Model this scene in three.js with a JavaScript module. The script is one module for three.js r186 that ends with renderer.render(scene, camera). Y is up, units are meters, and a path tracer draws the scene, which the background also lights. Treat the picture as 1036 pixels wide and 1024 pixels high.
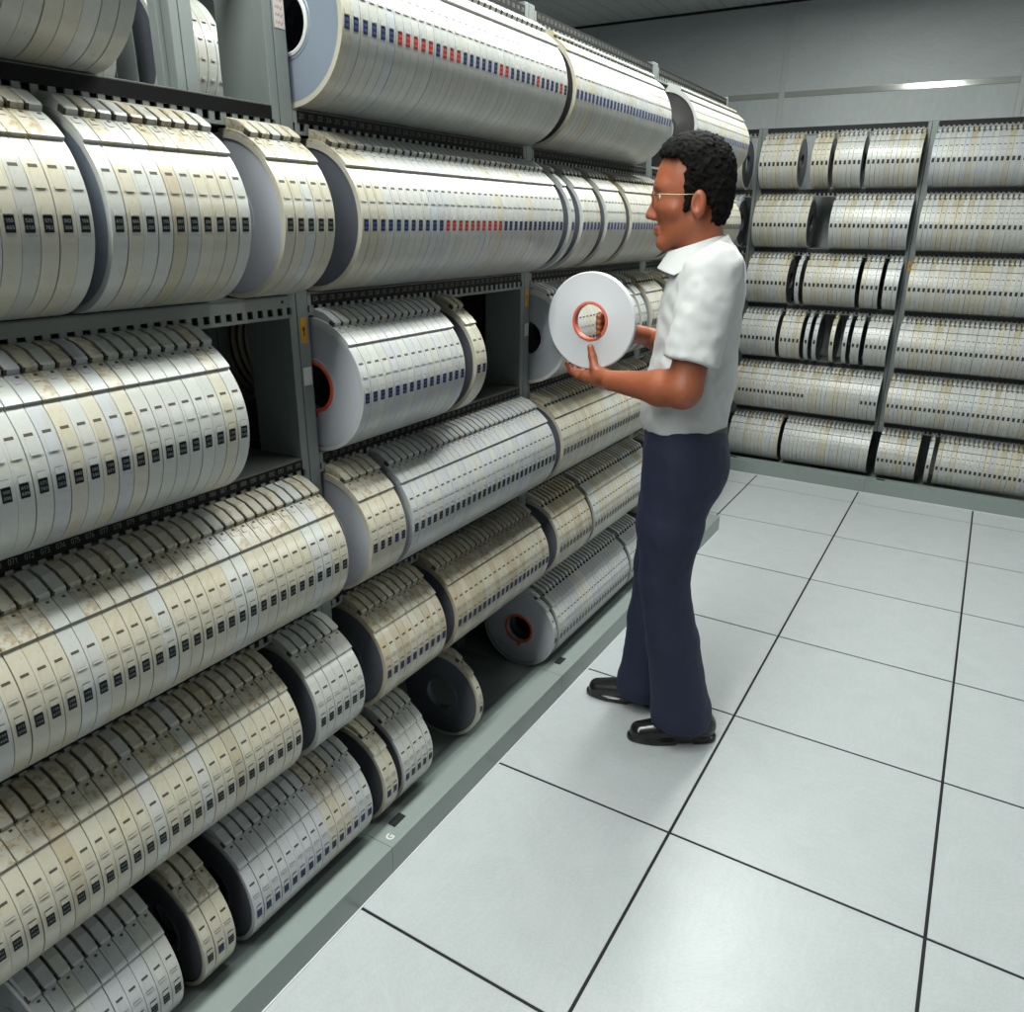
import * as THREE from 'three';
import { mergeGeometries, mergeVertices, toCreasedNormals } from 'three/addons/utils/BufferGeometryUtils.js';
import { RoundedBoxGeometry } from 'three/addons/geometries/RoundedBoxGeometry.js';
import { RectAreaLightUniformsLib } from 'three/addons/lights/RectAreaLightUniformsLib.js';
import { ImprovedNoise } from 'three/addons/math/ImprovedNoise.js';
import { FontLoader } from 'three/addons/loaders/FontLoader.js';
import { TextGeometry } from 'three/addons/geometries/TextGeometry.js';

// ---------------------------------------------------------------- camera, light, exposure
const scene = new THREE.Scene();
scene.background = new THREE.Color(0x000000);
const camera = new THREE.PerspectiveCamera(2 * Math.atan(512 / 776.84) * 180 / Math.PI, 1036 / 1024, 0.05, 40);
camera.position.set(1.0532, 1.4929, 0.3793);
camera.rotation.set(-0.3544, 0.5387, 0.0118, 'YXZ');
const renderer = new THREE.WebGLRenderer({ antialias: true });
renderer.toneMapping = THREE.LinearToneMapping;
renderer.toneMappingExposure = 1.0;
renderer.shadowMap.enabled = true;
RectAreaLightUniformsLib.init();
const LAMP = { color: new THREE.Color().setRGB(0.955, 1.0, 0.94), intensity: 25.0, glow: 6.5 };
const CEIL = 2.75;
// ceiling luminaires: [x, z, width, length]
const LUMINAIRES = [
  [0.26, -3.35, 0.36, 1.2], [0.26, -2.1, 0.36, 1.2], [0.26, -0.85, 0.36, 1.2], [0.26, 0.4, 0.36, 1.2], [0.26, 1.65, 0.36, 1.2],
  [2.9, -3.35, 0.36, 1.2],  // added panel, not a known fixture, brightens the far rack
];

// ---------------------------------------------------------------- helpers
let seed = 7;
function rnd() { seed = (seed + 0x6d2b79f5) | 0; let t = Math.imul(seed ^ (seed >>> 15), 1 | seed); t = (t + Math.imul(t ^ (t >>> 7), 61 | t)) ^ t; return ((t ^ (t >>> 14)) >>> 0) / 4294967296; }
const noise = new ImprovedNoise();
const used = new Map();
function numbered(n) { const k = used.get(n) ?? 0; used.set(n, k + 1); return k ? n + '_' + String(k).padStart(3, '0') : n; }
const rgb = (r, g, b) => new THREE.Color().setRGB(r, g, b);
const mat = (c, o = {}) => new THREE.MeshPhysicalMaterial({ color: c, roughness: 0.5, ...o });
function mesh(name, geo, m, parent) {
  const o = new THREE.Mesh(geo, m); o.name = parent ? name : numbered(name); o.castShadow = o.receiveShadow = true;
  (parent ?? scene).add(o); return o;
}
function thing(name, label, category, group, kind) {
  const o = new THREE.Group(); o.name = numbered(name); scene.add(o); o.userData = { label, category };
  if (group) o.userData.group = group;
  if (kind) o.userData.kind = kind;
  return o;
}
function box(x0, x1, y0, y1, z0, z1) { const g = new THREE.BoxGeometry(x1 - x0, y1 - y0, z1 - z0); g.translate((x0 + x1) / 2, (y0 + y1) / 2, (z0 + z1) / 2); return g; }
function rbox(x0, x1, y0, y1, z0, z1, r = 0.0015) { const g = new RoundedBoxGeometry(x1 - x0, y1 - y0, z1 - z0, 1, r); g.translate((x0 + x1) / 2, (y0 + y1) / 2, (z0 + z1) / 2); return g; }
const merge = (list) => mergeGeometries(list.map((g) => { const h = g.index ? g.toNonIndexed() : g; for (const k of Object.keys(h.attributes)) if (!['position', 'normal', 'uv'].includes(k)) h.deleteAttribute(k); return h; }));
const D2R = Math.PI / 180;
// a piece of ring about the z axis, from angle a0 to a1 (degrees), chamfered, width w across z
function arc(a0, a1, r0, r1, w, seg, c = 0, zc = 0, ends = true, inner = false) {
  const pos = [], nor = [], uv = [], idx = [];
  const prof = [[r0, -w / 2], [r1 - c, -w / 2]]; if (c) prof.push([r1, -w / 2 + c]); else prof[1][0] = r1;
  prof.push([r1, w / 2 - c]); if (c) prof.push([r1 - c, w / 2]);
  prof.push([r0, w / 2]); if (inner) prof.push([r0, -w / 2]);
  for (let k = 0; k + 1 < prof.length; k++) {
    const [ra, za] = prof[k], [rb, zb] = prof[k + 1], l = Math.hypot(rb - ra, zb - za) || 1, nr = (zb - za) / l, nz = -(rb - ra) / l;
    const base = pos.length / 3;
    for (let i = 0; i <= seg; i++) {
      const a = (a0 + (a1 - a0) * i / seg) * D2R, ca = Math.cos(a), sa = Math.sin(a);
      pos.push(ra * ca, ra * sa, za + zc, rb * ca, rb * sa, zb + zc);
      nor.push(nr * ca, nr * sa, nz, nr * ca, nr * sa, nz);
      uv.push(a * r1, ra - r1 + za, a * r1, rb - r1 + zb);
    }
    for (let i = 0; i < seg; i++) { const p = base + 2 * i; idx.push(p, p + 2, p + 1, p + 1, p + 2, p + 3); }
  }
  if (ends) for (const [a, s] of [[a0, -1], [a1, 1]]) {
    const ca = Math.cos(a * D2R), sa = Math.sin(a * D2R), base = pos.length / 3, S = s * Math.sign(a1 - a0);
    for (const [r, z] of [[r0, -w / 2], [r1, -w / 2], [r1, w / 2], [r0, w / 2]]) { pos.push(r * ca, r * sa, z + zc); nor.push(-sa * S, ca * S, 0); uv.push(a * D2R * r1, z); }
    idx.push(base, base + 1, base + 2, base, base + 2, base + 3);
  }
  const g = new THREE.BufferGeometry();
  g.setAttribute('position', new THREE.Float32BufferAttribute(pos, 3)); g.setAttribute('normal', new THREE.Float32BufferAttribute(nor, 3)); g.setAttribute('uv', new THREE.Float32BufferAttribute(uv, 2)); g.setIndex(idx);
  return g;
}
// closed ring body about z from a (r, z) profile
function ringLathe(prof, seg) {
  const g = new THREE.LatheGeometry(prof.map(([r, z]) => new THREE.Vector2(r, z)), seg); g.rotateX(Math.PI / 2);   // lathe axis y -> z
  return toCreasedNormals(g, 0.5);
}
function dataTex(w, h, f, srgb = true) {
  const d = new Uint8Array(w * h * 4);
  for (let y = 0; y < h; y++) for (let x = 0; x < w; x++) { const c = f(x / w, y / h); const i = (y * w + x) * 4; d[i] = c[0] * 255; d[i + 1] = c[1] * 255; d[i + 2] = c[2] * 255; d[i + 3] = 255; }
  const t = new THREE.DataTexture(d, w, h); t.wrapS = t.wrapT = THREE.RepeatWrapping; t.magFilter = THREE.LinearFilter; t.minFilter = THREE.LinearMipmapLinearFilter; if (srgb) t.colorSpace = THREE.SRGBColorSpace; t.needsUpdate = true; return t;
}
// noise that repeats over the unit square
function pn(u, v, f, s = 0) { const a = u * 2 * Math.PI, b = v * 2 * Math.PI, r = f / (2 * Math.PI); return noise.noise(Math.cos(a) * r + s, Math.sin(a) * r + Math.cos(b) * r * 1.3, Math.sin(b) * r + s * 0.7); }
const clamp = (x, a = 0, b = 1) => Math.min(b, Math.max(a, x));
const mix = (a, b, t) => a + (b - a) * t;

// ---------------------------------------------------------------- materials
const grimeTex = dataTex(256, 256, (u, v) => {          // blotchy yellowing and specks of old plastic
  const n = pn(u, v, 9, 1) * 0.6 + pn(u, v, 23, 5) * 0.4, f = pn(u, v, 70, 9), s = clamp((n - 0.12) * 2.2), sp = f > 0.62 ? 0.05 : 0;
  const k = 1 - 0.02 * f - sp;
  return [clamp(k * (1 - 0.02 * s)), clamp(k * (1 - 0.04 * s)), clamp(k * (1 - 0.10 * s))];
});
const soilTex = dataTex(256, 256, (u, v) => {           // brown handling dirt with outlines of its own
  const n = pn(u, v, 14, 3) * 0.55 + pn(u, v, 34, 8) * 0.45, f = pn(u, v, 90, 2), s = clamp((n - 0.02) * 3.2) * (0.75 + 0.5 * f);
  const k = 1 - 0.03 * f;
  return [clamp(k * (1 - 0.18 * s)), clamp(k * (1 - 0.25 * s)), clamp(k * (1 - 0.36 * s))];
});
function texClone(t, rx, ry, ox, oy) { const c = t.clone(); c.repeat.set(rx, ry); c.offset.set(ox, oy); c.needsUpdate = true; return c; }
const TINT = { W: [0.375, 0.378, 0.362], B: [0.35, 0.362, 0.378], C: [0.375, 0.352, 0.29], T: [0.335, 0.297, 0.222], G: [0.325, 0.325, 0.302] };
const plastic = { W: [], B: [], C: [], T: [], G: [] }, clasp = { W: [], B: [], C: [], T: [], G: [] };
for (const k of Object.keys(TINT)) for (let i = 0; i < 4; i++) {
  const q = 0.96 + 0.08 * rnd(), w = (rnd() - 0.5) * 0.02, c = rgb(TINT[k][0] * (q + w), TINT[k][1] * q, TINT[k][2] * (q - w));
  plastic[k].push(mat(c, { roughness: 0.27, ior: 1.58, map: texClone(grimeTex, 3.1, 3.1, rnd(), rnd()) }));
  clasp[k].push(mat(c, { roughness: 0.36, ior: 1.55, map: texClone(k === 'W' || k === 'B' ? grimeTex : soilTex, 5.3, 5.3, rnd(), rnd()) }));
}
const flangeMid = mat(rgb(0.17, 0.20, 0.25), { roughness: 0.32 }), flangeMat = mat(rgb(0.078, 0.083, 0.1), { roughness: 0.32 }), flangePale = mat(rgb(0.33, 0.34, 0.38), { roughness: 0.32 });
const hubRed = mat(rgb(0.46, 0.06, 0.02), { roughness: 0.4 });
const hubWhite = mat(rgb(0.5, 0.5, 0.5), { roughness: 0.35 });
const slitMat = mat(rgb(0.045, 0.037, 0.027), { roughness: 0.8 });
const rackMat = mat(rgb(0.145, 0.163, 0.16), { roughness: 0.42 });
const shadedShelfMat = mat(rgb(0.075, 0.08, 0.075), { roughness: 0.45 });  // rack paint darkened to imitate the shade inside the bays
const railMat = mat(rgb(0.16, 0.172, 0.16), { roughness: 0.45 });
const baseMat = mat(rgb(0.20, 0.232, 0.225), { roughness: 0.3 });
const blackMat = mat(rgb(0.012, 0.012, 0.014), { roughness: 0.6, specularIntensity: 0.4 });
const darkMat = mat(rgb(0.02, 0.019, 0.018), { roughness: 0.8 });
const jointWhite = mat(rgb(0.55, 0.55, 0.54), { roughness: 0.5 });
// number tags: 16 different pairs of digit lines in black, navy and red
function tagTexture() {
  const cv = document.createElement('canvas'); cv.width = 16 * 48; cv.height = 3 * 80; const g = cv.getContext('2d');
  ['#0b0e12', '#16244f', '#a3231f'].forEach((bg, r) => {
    for (let i = 0; i < 16; i++) {
      g.fillStyle = bg; g.fillRect(i * 48, r * 80, 48, 80);
      g.fillStyle = r ? '#5d6a96' : '#7c8484'; if (r === 2) g.fillStyle = '#c9776e';
      g.font = 'bold 24px sans-serif'; g.textAlign = 'center'; g.textBaseline = 'middle';
      g.fillText(String(100 + ((i * 37 + r * 11) % 90) * 10 + i % 10).slice(0, 3), i * 48 + 24, r * 80 + 24, 36);
      g.fillText(String(200 + (i * 53 + r * 29) % 700), i * 48 + 24, r * 80 + 56, 38);
    }
  });
  const t = new THREE.CanvasTexture(cv); t.colorSpace = THREE.SRGBColorSpace; return t;
}
const tagMat = mat(rgb(0.72, 0.72, 0.72), { roughness: 0.6, specularIntensity: 0.35, map: tagTexture() });

// ---------------------------------------------------------------- the room
const room = { x0: -3.2, x1: 4.4, z0: -5.05, z1: 3.2 };
function structure(name, label) { const o = new THREE.Group(); o.name = name; o.userData = { kind: 'structure', label }; scene.add(o); return o; }
{
  const floor = structure('floor', 'raised floor of large pale grey square tiles with black joints');
  mesh('floor_base', box(room.x0 - 0.15, room.x1 + 0.15, -0.12, -0.0025, room.z0 - 0.15, room.z1 + 0.15), blackMat, floor);
  const tileTex = dataTex(512, 512, (u, v) => { const f = pn(u, v, 110, 4), c = pn(u, v, 7, 2), l = pn(u, v * 0.2, 60, 6), k = 0.955 + 0.03 * f + 0.02 * c + 0.012 * l; return [clamp(k), clamp(k), clamp(k)]; });
  const tm = []; for (let i = 0; i < 4; i++) { const q = 0.985 + 0.03 * rnd(); tm.push(mat(rgb(0.424 * q, 0.448 * q, 0.466 * q), { roughness: 0.33, map: texClone(tileTex, 1, 1, rnd(), rnd()) })); }
  const tg = new RoundedBoxGeometry(0.5925, 0.0026, 0.5925, 1, 0.0009); tg.translate(0, -0.0013, 0);
  for (let i = -6; i < 8; i++) for (let k = -9; k < 6; k++) {
    const x = (i + 0.5) * 0.6, z = (k + 0.5) * 0.6; if (x < room.x0 - 0.1 || x > room.x1 + 0.1 || z < room.z0 - 0.3 || z > room.z1 + 0.1) continue;
    const t = mesh('tile', tg, tm[Math.floor(rnd() * 4)], floor); t.position.set(x, 0, z); t.rotation.y = Math.floor(rnd() * 4) * Math.PI / 2;
  }
  const wallTex = dataTex(256, 256, (u, v) => { const k = 0.965 + 0.03 * pn(u, v, 50, 3) + 0.025 * pn(u, v, 6, 8); return [clamp(k), clamp(k), clamp(k)]; });
  const wallMat = mat(rgb(0.42, 0.45, 0.46), { roughness: 0.5, map: wallTex });
  const T = 0.15, H = CEIL + 0.1;
  const wb = structure('wall_back', 'grey panelled partition wall with metal joint strips above the far rack');
  mesh('wall_core', box(room.x0 - T, room.x1 + T, -0.05, H, room.z0 - T, room.z0 - 0.008), wallMat, wb);
  // panels between the joint strips
  const seams = [room.x0]; for (let x = -0.283 - 1.277 * 2; x < room.x1; x += 1.277) seams.push(x); seams.push(room.x1);
  const strip = mat(rgb(0.46, 0.47, 0.45), { roughness: 0.09, metalness: 0.5 });
  for (let i = 0; i + 1 < seams.length; i++) {
    for (const [y0, y1] of [[0, 2.232], [2.262, CEIL]]) mesh('panel', box(seams[i] + (i ? 0.016 : 0), seams[i + 1] - 0.016, y0, y1, room.z0 - 0.01, room.z0), wallMat, wb);
    if (i) mesh('vertical_strip', rbox(seams[i] - 0.017, seams[i] + 0.017, 0, CEIL, room.z0 - 0.01, room.z0 + 0.006, 0.003), mat(rgb(0.37, 0.395, 0.395), { roughness: 0.4 }), wb);
    mesh('joint_strip', rbox(seams[i] + (i ? 0.016 : 0), seams[i + 1] - 0.016, 2.231, 2.263, room.z0 - 0.01, room.z0 + 0.004, 0.0015), strip, wb);
  }
  mesh('ceiling_angle', box(room.x0, room.x1, CEIL - 0.012, CEIL, room.z0, room.z0 + 0.014), blackMat, wb);
  const mkWall = (n, l, g) => { const w = mesh(n, g, wallMat); w.userData = { kind: 'structure', label: l }; };
  mkWall('wall_left', 'plain grey wall behind the rear racks', box(room.x0 - T, room.x0, -0.05, H, room.z0, room.z1));
  mkWall('wall_right', 'plain grey wall on the right of the room', box(room.x1, room.x1 + T, -0.05, H, room.z0, room.z1));
  mkWall('wall_front', 'plain grey wall behind the camera', box(room.x0 - T, room.x1 + T, -0.05, H, room.z1, room.z1 + T));
  const ceil = structure('ceiling', 'suspended ceiling of narrow grey metal strips');
  mesh('ceiling_slab', box(room.x0 - T, room.x1 + T, CEIL + 0.012, CEIL + 0.15, room.z0 - T, room.z1 + T), darkMat, ceil);
  const sg = rbox(-0.0525, 0.0525, CEIL, CEIL + 0.014, room.z0, room.z1, 0.003), sm = mat(rgb(0.52, 0.555, 0.54), { roughness: 0.45 });
  for (let x = room.x0 + 0.055; x < room.x1; x += 0.11) { const s = mesh('ceiling_strip', sg, sm, ceil); s.position.x = x; }
}
// ceiling lights
{
  const diff = mat(rgb(0.9, 0.92, 0.9), { roughness: 0.6, emissive: LAMP.color, emissiveIntensity: LAMP.glow }), frameMat = mat(rgb(0.7, 0.71, 0.7), { roughness: 0.4 });
  const where = ['over the aisle at the far end', 'over the aisle above the standing person', 'over the aisle above the bay marked G', 'over the aisle nearest the camera', 'over the aisle behind the camera', 'added unseen over the right floor to brighten the far rack'];
  LUMINAIRES.forEach(([x, z, w, l], i) => {
    const o = thing('ceiling_light', 'long fluorescent ceiling panel ' + where[i], 'ceiling light', 'ceiling light panels');
    o.position.set(x, CEIL, z);
    for (const s of [-1, 1]) {
      mesh('frame_side', box(s * w / 2 - 0.012, s * w / 2 + 0.012, -0.05, 0, -l / 2, l / 2), frameMat, o);
      mesh('frame_end', box(-w / 2 + 0.012, w / 2 - 0.012, -0.05, 0, s * (l / 2 - 0.012) - 0.012, s * (l / 2 - 0.012) + 0.012), frameMat, o);
    }
    mesh('diffuser', box(-w / 2 + 0.012, w / 2 - 0.012, -0.04, -0.03, -l / 2 + 0.024, l / 2 - 0.024), diff, o);
    const L = new THREE.RectAreaLight(LAMP.color, LAMP.intensity, w - 0.03, l - 0.05); L.position.set(x, CEIL - 0.045, z); L.rotation.x = -Math.PI / 2; scene.add(L);
  });
}

// ---------------------------------------------------------------- racks
const R = 0.136, CX = -0.108, PITCH = 0.0238, BAY = 0.88;
const CYL = [0, 1, 2, 3, 4, 5].map((i) => 1.8195 - 0.3255 * i), CYB = [0, 1, 2, 3, 4, 5].map((i) => 1.827 - 0.3232 * i);
// printed slot numbers, one line of the sheet for each number strip
const numberSheet = (() => {
  const cv = document.createElement('canvas'); cv.width = 2048; cv.height = 24 * 40; const g = cv.getContext('2d');
  g.fillStyle = '#0c0c0d'; g.fillRect(0, 0, cv.width, cv.height); g.fillStyle = '#8f8f86'; g.font = '22px sans-serif'; g.textAlign = 'center'; g.textBaseline = 'middle';
  for (let b = 0; b < 4; b++) for (let r = 0; r < 6; r++) if (b || r !== 1) for (let i = 0; i < 35; i++)
    g.fillText(String(((201 + (b - 1) * 210 + (r - 1) * 35 + i) % 1000 + 1000) % 1000).padStart(3, '0'), (i + 0.5) * 2048 / 35, (b * 6 + r) * 40 + 20, 46);
  const t = new THREE.CanvasTexture(cv); t.colorSpace = THREE.SRGBColorSpace; t.anisotropy = 8; return t;
})();
const numberMat = mat(rgb(0.75, 0.75, 0.75), { roughness: 0.6, specularIntensity: 0.35, map: numberSheet });
const stickerTex = (() => {
  const cv = document.createElement('canvas'); cv.width = 128; cv.height = 384; const g = cv.getContext('2d');
  g.fillStyle = '#c98f12'; g.fillRect(0, 0, 128, 384); g.fillStyle = '#1c160c'; g.beginPath(); g.moveTo(64, 120); g.lineTo(100, 190); g.lineTo(76, 190); g.lineTo(76, 280); g.lineTo(52, 280); g.lineTo(52, 190); g.lineTo(28, 190); g.fill();
  const t = new THREE.CanvasTexture(cv); t.colorSpace = THREE.SRGBColorSpace; return t;
})();
const stickerMat = mat(rgb(0.75, 0.75, 0.75), { roughness: 0.5, map: stickerTex });
const noteTex = (() => {
  const cv = document.createElement('canvas'); cv.width = 96; cv.height = 256; const g = cv.getContext('2d');
  g.fillStyle = '#c9c4c0'; g.fillRect(0, 0, 96, 256); g.strokeStyle = '#b5655c'; g.lineWidth = 4;
  for (let y = 30; y < 240; y += 26) { g.beginPath(); for (let x = 14; x < 84; x += 6) g.lineTo(x, y + ((x * 7 + y) % 13) - 6); g.stroke(); }
  const t = new THREE.CanvasTexture(cv); t.colorSpace = THREE.SRGBColorSpace; return t;
})();
const noteMat = mat(rgb(0.75, 0.75, 0.75), { roughness: 0.7, map: noteTex }), paperMat = mat(rgb(0.45, 0.45, 0.43), { roughness: 0.7 });
function faceX(x, y0, y1, z0, z1, uv) {       // a thin card lying on a face that looks along +x, z1 < z0, left edge at z0
  const g = box(x, x + 0.0006, y0, y1, z1, z0), p = g.attributes.position, u = g.attributes.uv;
  for (let i = 0; i < p.count; i++) u.setXY(i, mix(uv[0], uv[1], (z0 - p.getZ(i)) / (z0 - z1)), mix(uv[2], uv[3], (p.getY(i) - y0) / (y1 - y0)));
  return g;
}
const plinthGeo = (() => {
  const s = new THREE.Shape([[-0.36, 0], [0.074, 0], [0.074, 0.08], [-0.005, 0.08], [-0.06, 0.0545], [-0.36, 0.0545]].map((p) => new THREE.Vector2(...p)));
  const g = new THREE.ExtrudeGeometry(s, { depth: 0.8785, bevelEnabled: false }); g.translate(0, 0, -0.87925); return g;
})();
const gapGeo = box(-0.36, 0.072, 0, 0.054, -0.0008, -0.0001);
const combGeo = (off) => {
  const l = [box(-0.099, -0.095, -0.043, -0.037, -0.86, -0.03), box(-0.099, -0.095, -0.0235, -0.001, -0.86, -0.03), box(-0.125, -0.099, -0.043, -0.041, -0.86, -0.03)];
  for (let i = 0; i <= 35; i++) { const z = -(off + PITCH * (i - 0.5)); l.push(box(-0.099, -0.095, -0.037, -0.0235, Math.max(z - 0.0056, -0.86), Math.min(z + 0.0056, -0.03))); }
  return merge(l);
};
const combs = new Map();
const darkBackingGeo = box(-0.128, -0.123, -0.042, -0.003, -0.858, -0.032), shelfGeo = rbox(-0.36, -0.094, -0.003, 0, -0.86, -0.03, 0.0008);
const panelL = box(-0.215, -0.112, 0.338, 2.009, -0.0285, -0.0275), panelR = box(-0.215, -0.112, 0.338, 2.009, -0.8615, -0.8605);
const upL = rbox(-0.118, -0.095, 0.338, 2.018, -0.03, -0.001), upR = rbox(-0.118, -0.095, 0.338, 2.018, -0.879, -0.86), upLb = rbox(-0.36, -0.337, 0.056, 2.018, -0.03, -0.001), upRb = rbox(-0.36, -0.337, 0.056, 2.018, -0.879, -0.86);
const whiteLineGeo = box(0.074, 0.077, 0, 0.003, -0.8795, -0.0005);  // thin white line along the foot of the base
const font = await new FontLoader().loadAsync('fonts/droid/droid_sans_bold.typeface.json');
function rack(label, pos, turn, CY, off, opt = {}) {
  const o = thing('tape_rack', label, 'rack', 'steel tape racks'); o.position.set(...pos); o.rotation.y = turn;
  const base = mesh('base', plinthGeo, baseMat, o);
  mesh('joint', gapGeo, darkMat, base);
  mesh('white_line', whiteLineGeo, jointWhite, o);
  mesh('side_panel', panelL, rackMat, o); mesh('side_panel', panelR, rackMat, o);
  const post = mesh('upright', upL, rackMat, o); mesh('upright', upR, rackMat, o); mesh('rear_upright', upLb, rackMat, o); mesh('rear_upright', upRb, rackMat, o);
  if (!combs.has(off)) combs.set(off, combGeo(off));
  CY.forEach((cy, r) => {
    const top = r ? CY[r - 1] - R - 0.0008 : CY[0] + (CY[0] - CY[1]) - R;
    if (r) { const sh = mesh('shelf', shelfGeo, shadedShelfMat, o); sh.position.y = top; }
    const c = mesh('slotted_rail', combs.get(off), railMat, o); c.position.y = top;
    const d = mesh('added_dark_backing', darkBackingGeo, darkMat, c);  // added dark plate keeps light from showing through the rail holes
    if (!(opt.bare ?? []).includes(r)) {
      const k = opt.bay !== undefined ? (opt.bay * 6 + r) : r, v1 = 1 - k / 24, v0 = 1 - (k + 1) / 24;
      const z0 = -(off - PITCH / 2), n = mesh('number_strip', faceX(-0.0949, -0.0235, -0.0005, z0, Math.max(z0 - 35 * PITCH, -0.86), [0, 1, v0, v1]), opt.bay === undefined ? blackMat : numberMat, o); n.position.y = top;
    } else { const s = mesh('screw_hole', new THREE.CylinderGeometry(0.003, 0.003, 0.001, 10).rotateZ(Math.PI / 2), darkMat, o); s.position.set(-0.0945, top - 0.012, -0.845); }  // bare rail: dark disc paints the shade in a small hole
  });
  if (opt.sticker) mesh('sticker', faceX(-0.0949, 1.262, 1.312, -0.006, -0.022, [0, 1, 0, 1]), stickerMat, post);
  if (opt.paper) mesh('paper_label', faceX(-0.0949, 1.178, 1.214, -0.004, -0.026, [0, 1, 0, 1]), paperMat, post);
  if (opt.note) mesh('note', faceX(-0.0949, 1.805, 1.92, -0.004, -0.028, [0, 1, 0, 1]), noteMat, post);
  const onBase = (g, x, z) => { g.translate(x, 0.08, z); return g; };
  if (opt.tab) mesh('black_tab', onBase(rbox(-0.011, 0.011, 0, 0.003, -0.022, 0.022, 0.001), 0.026, -0.077), blackMat, base);
  if (opt.letter) {
    const t = new TextGeometry(opt.letter, { font, size: 0.02, depth: 0.0006, curveSegments: 8, bevelEnabled: false }); t.computeBoundingBox(); const b = t.boundingBox; t.translate(-(b.min.x + b.max.x) / 2, -(b.min.y + b.max.y) / 2, 0);
    t.rotateX(-Math.PI / 2); t.rotateY(Math.PI / 2); mesh('letter', onBase(t, 0.047, -0.024), jointWhite, base);
  }
  o.updateMatrixWorld(true);
  return o;
}
const OFFL = 0.0521, OFFB = 0.0426;
const left = [], back = [], rear = [];
for (let b = 0; b < 4; b++) left.push(rack(['grey tape rack bay nearest the camera, cut off by the left edge', 'grey tape rack bay with the letter G on its base', 'grey tape rack bay beside the standing person', 'grey tape rack bay at the far end of the left row'][b], [0, 0, 0.163 - BAY * b], 0, CYL, OFFL, { bay: b, bare: b === 0 ? [2] : [], sticker: b > 0, paper: b > 0, note: b === 1, tab: b > 0, letter: b === 1 ? 'G' : undefined }));
for (let b = 0; b < 3; b++) back.push(rack(['grey tape rack bay on the far wall, hidden behind the person', 'grey tape rack bay in the middle of the far wall', 'grey tape rack bay at the right of the far wall'][b], [-1.133 + BAY * b, 0, -4.494], -Math.PI / 2, CYB, OFFB, { sticker: true, tab: true }));
for (let b = 0; b < 4; b++) rear.push(rack(['grey rear tape rack backing the nearest bay', 'grey rear tape rack backing the bay marked G', 'grey rear tape rack backing the bay beside the person', 'grey rear tape rack backing the far end bay'][b], [-0.722, 0, -0.717 - BAY * b], Math.PI, CYL, OFFL, { bay: b }));

// ---------------------------------------------------------------- tapes
const lift = (g) => { g.translate(0, R, 0); return g; };   // origin at the lowest point of the band
const W = 0.0231;
const hookShape = (() => {
  const P = (r, a) => [r * Math.cos(a * D2R), r * Math.sin(a * D2R)];
  const s = new THREE.Shape([P(0.1405, 63), P(0.1495, 63), P(0.1515, 64.2), [0.040, 0.1515], [0.014, 0.1575], [-0.004, 0.1575], [-0.004, 0.152], [0.006, 0.1505], P(0.1405, 84)].map((p) => new THREE.Vector2(...p)));
  const g = new THREE.ExtrudeGeometry(s, { depth: 0.0178, bevelEnabled: true, bevelSize: 0.0006, bevelThickness: 0.0006, bevelSegments: 1 }); g.translate(0, 0, -0.0100); return g;
})();
const tapeGeo = {
  band: lift(arc(-180, 180, 0.1265, R, W, 60, 0.0006, 0, false)),
  reel: lift(ringLathe([[0.047, -0.0088], [0.055, -0.0098], [0.058, -0.0098], [0.0595, -0.0088], [0.1262, -0.0088], [0.1262, 0.0088], [0.0595, 0.0088], [0.058, 0.0098], [0.055, 0.0098], [0.047, 0.0088], [0.047, -0.0088]], 44)),
  clasp_plate: lift(arc(42, 92, R - 0.002, 0.1416, W - 0.0004, 14, 0.0006)), tongue: lift(arc(54.5, 58.5, 0.141, 0.1426, 0.008, 2, 0, 0.002)),
  hook: lift(hookShape),
  slot: lift(arc(24.1, 25.9, R - 0.001, 0.13635, 0.0115, 1)),  // dark raised strip paints the shade inside the opening
  latch_hole: lift((() => { const g = box(-0.002, 0.0066, -0.0008, 0.011, -0.0020, 0.0020); g.rotateZ((63 - 90) * D2R + Math.PI / 2); g.translate(0.1437 * Math.cos(63 * D2R), 0.1437 * Math.sin(63 * D2R), 0.0085); return g; })()),  // dark block paints the shade in the hole and gap beside the hook
  catch: lift((() => { const g = box(-0.001, 0.003, -0.0016, 0.0012, -0.0022, 0.0022); g.rotateZ(-27 * D2R); g.translate(0.141 * Math.cos(60.5 * D2R), 0.141 * Math.sin(60.5 * D2R), -0.003); return g; })()),
  label_window: lift(merge([arc(13.4, 14.7, R - 0.001, 0.1377, 0.0135, 1), arc(14.6, 24, R - 0.001, 0.13625, 0.0135, 3)])),
  tag_clip: lift(arc(0.6, 4.2, R - 0.001, 0.1378, 0.0118, 2, 0.0005)),
  hub_ring: lift(arc(0, 360, 0.0455, 0.0525, 0.004, 40, 0.001, 0.0108, false, true)),
};
tapeGeo.hub_ring = lift(ringLathe([[0.0462, 0.0085], [0.0462, 0.0112], [0.0485, 0.0122], [0.053, 0.0112], [0.0538, 0.0088], [0.0462, 0.0085]], 40));
tapeGeo.write_ring = merge([tapeGeo.hub_ring.clone(), lift(rbox(-0.006, 0.006, -0.064, -0.052, 0.0088, 0.0118, 0.001))]);
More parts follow.
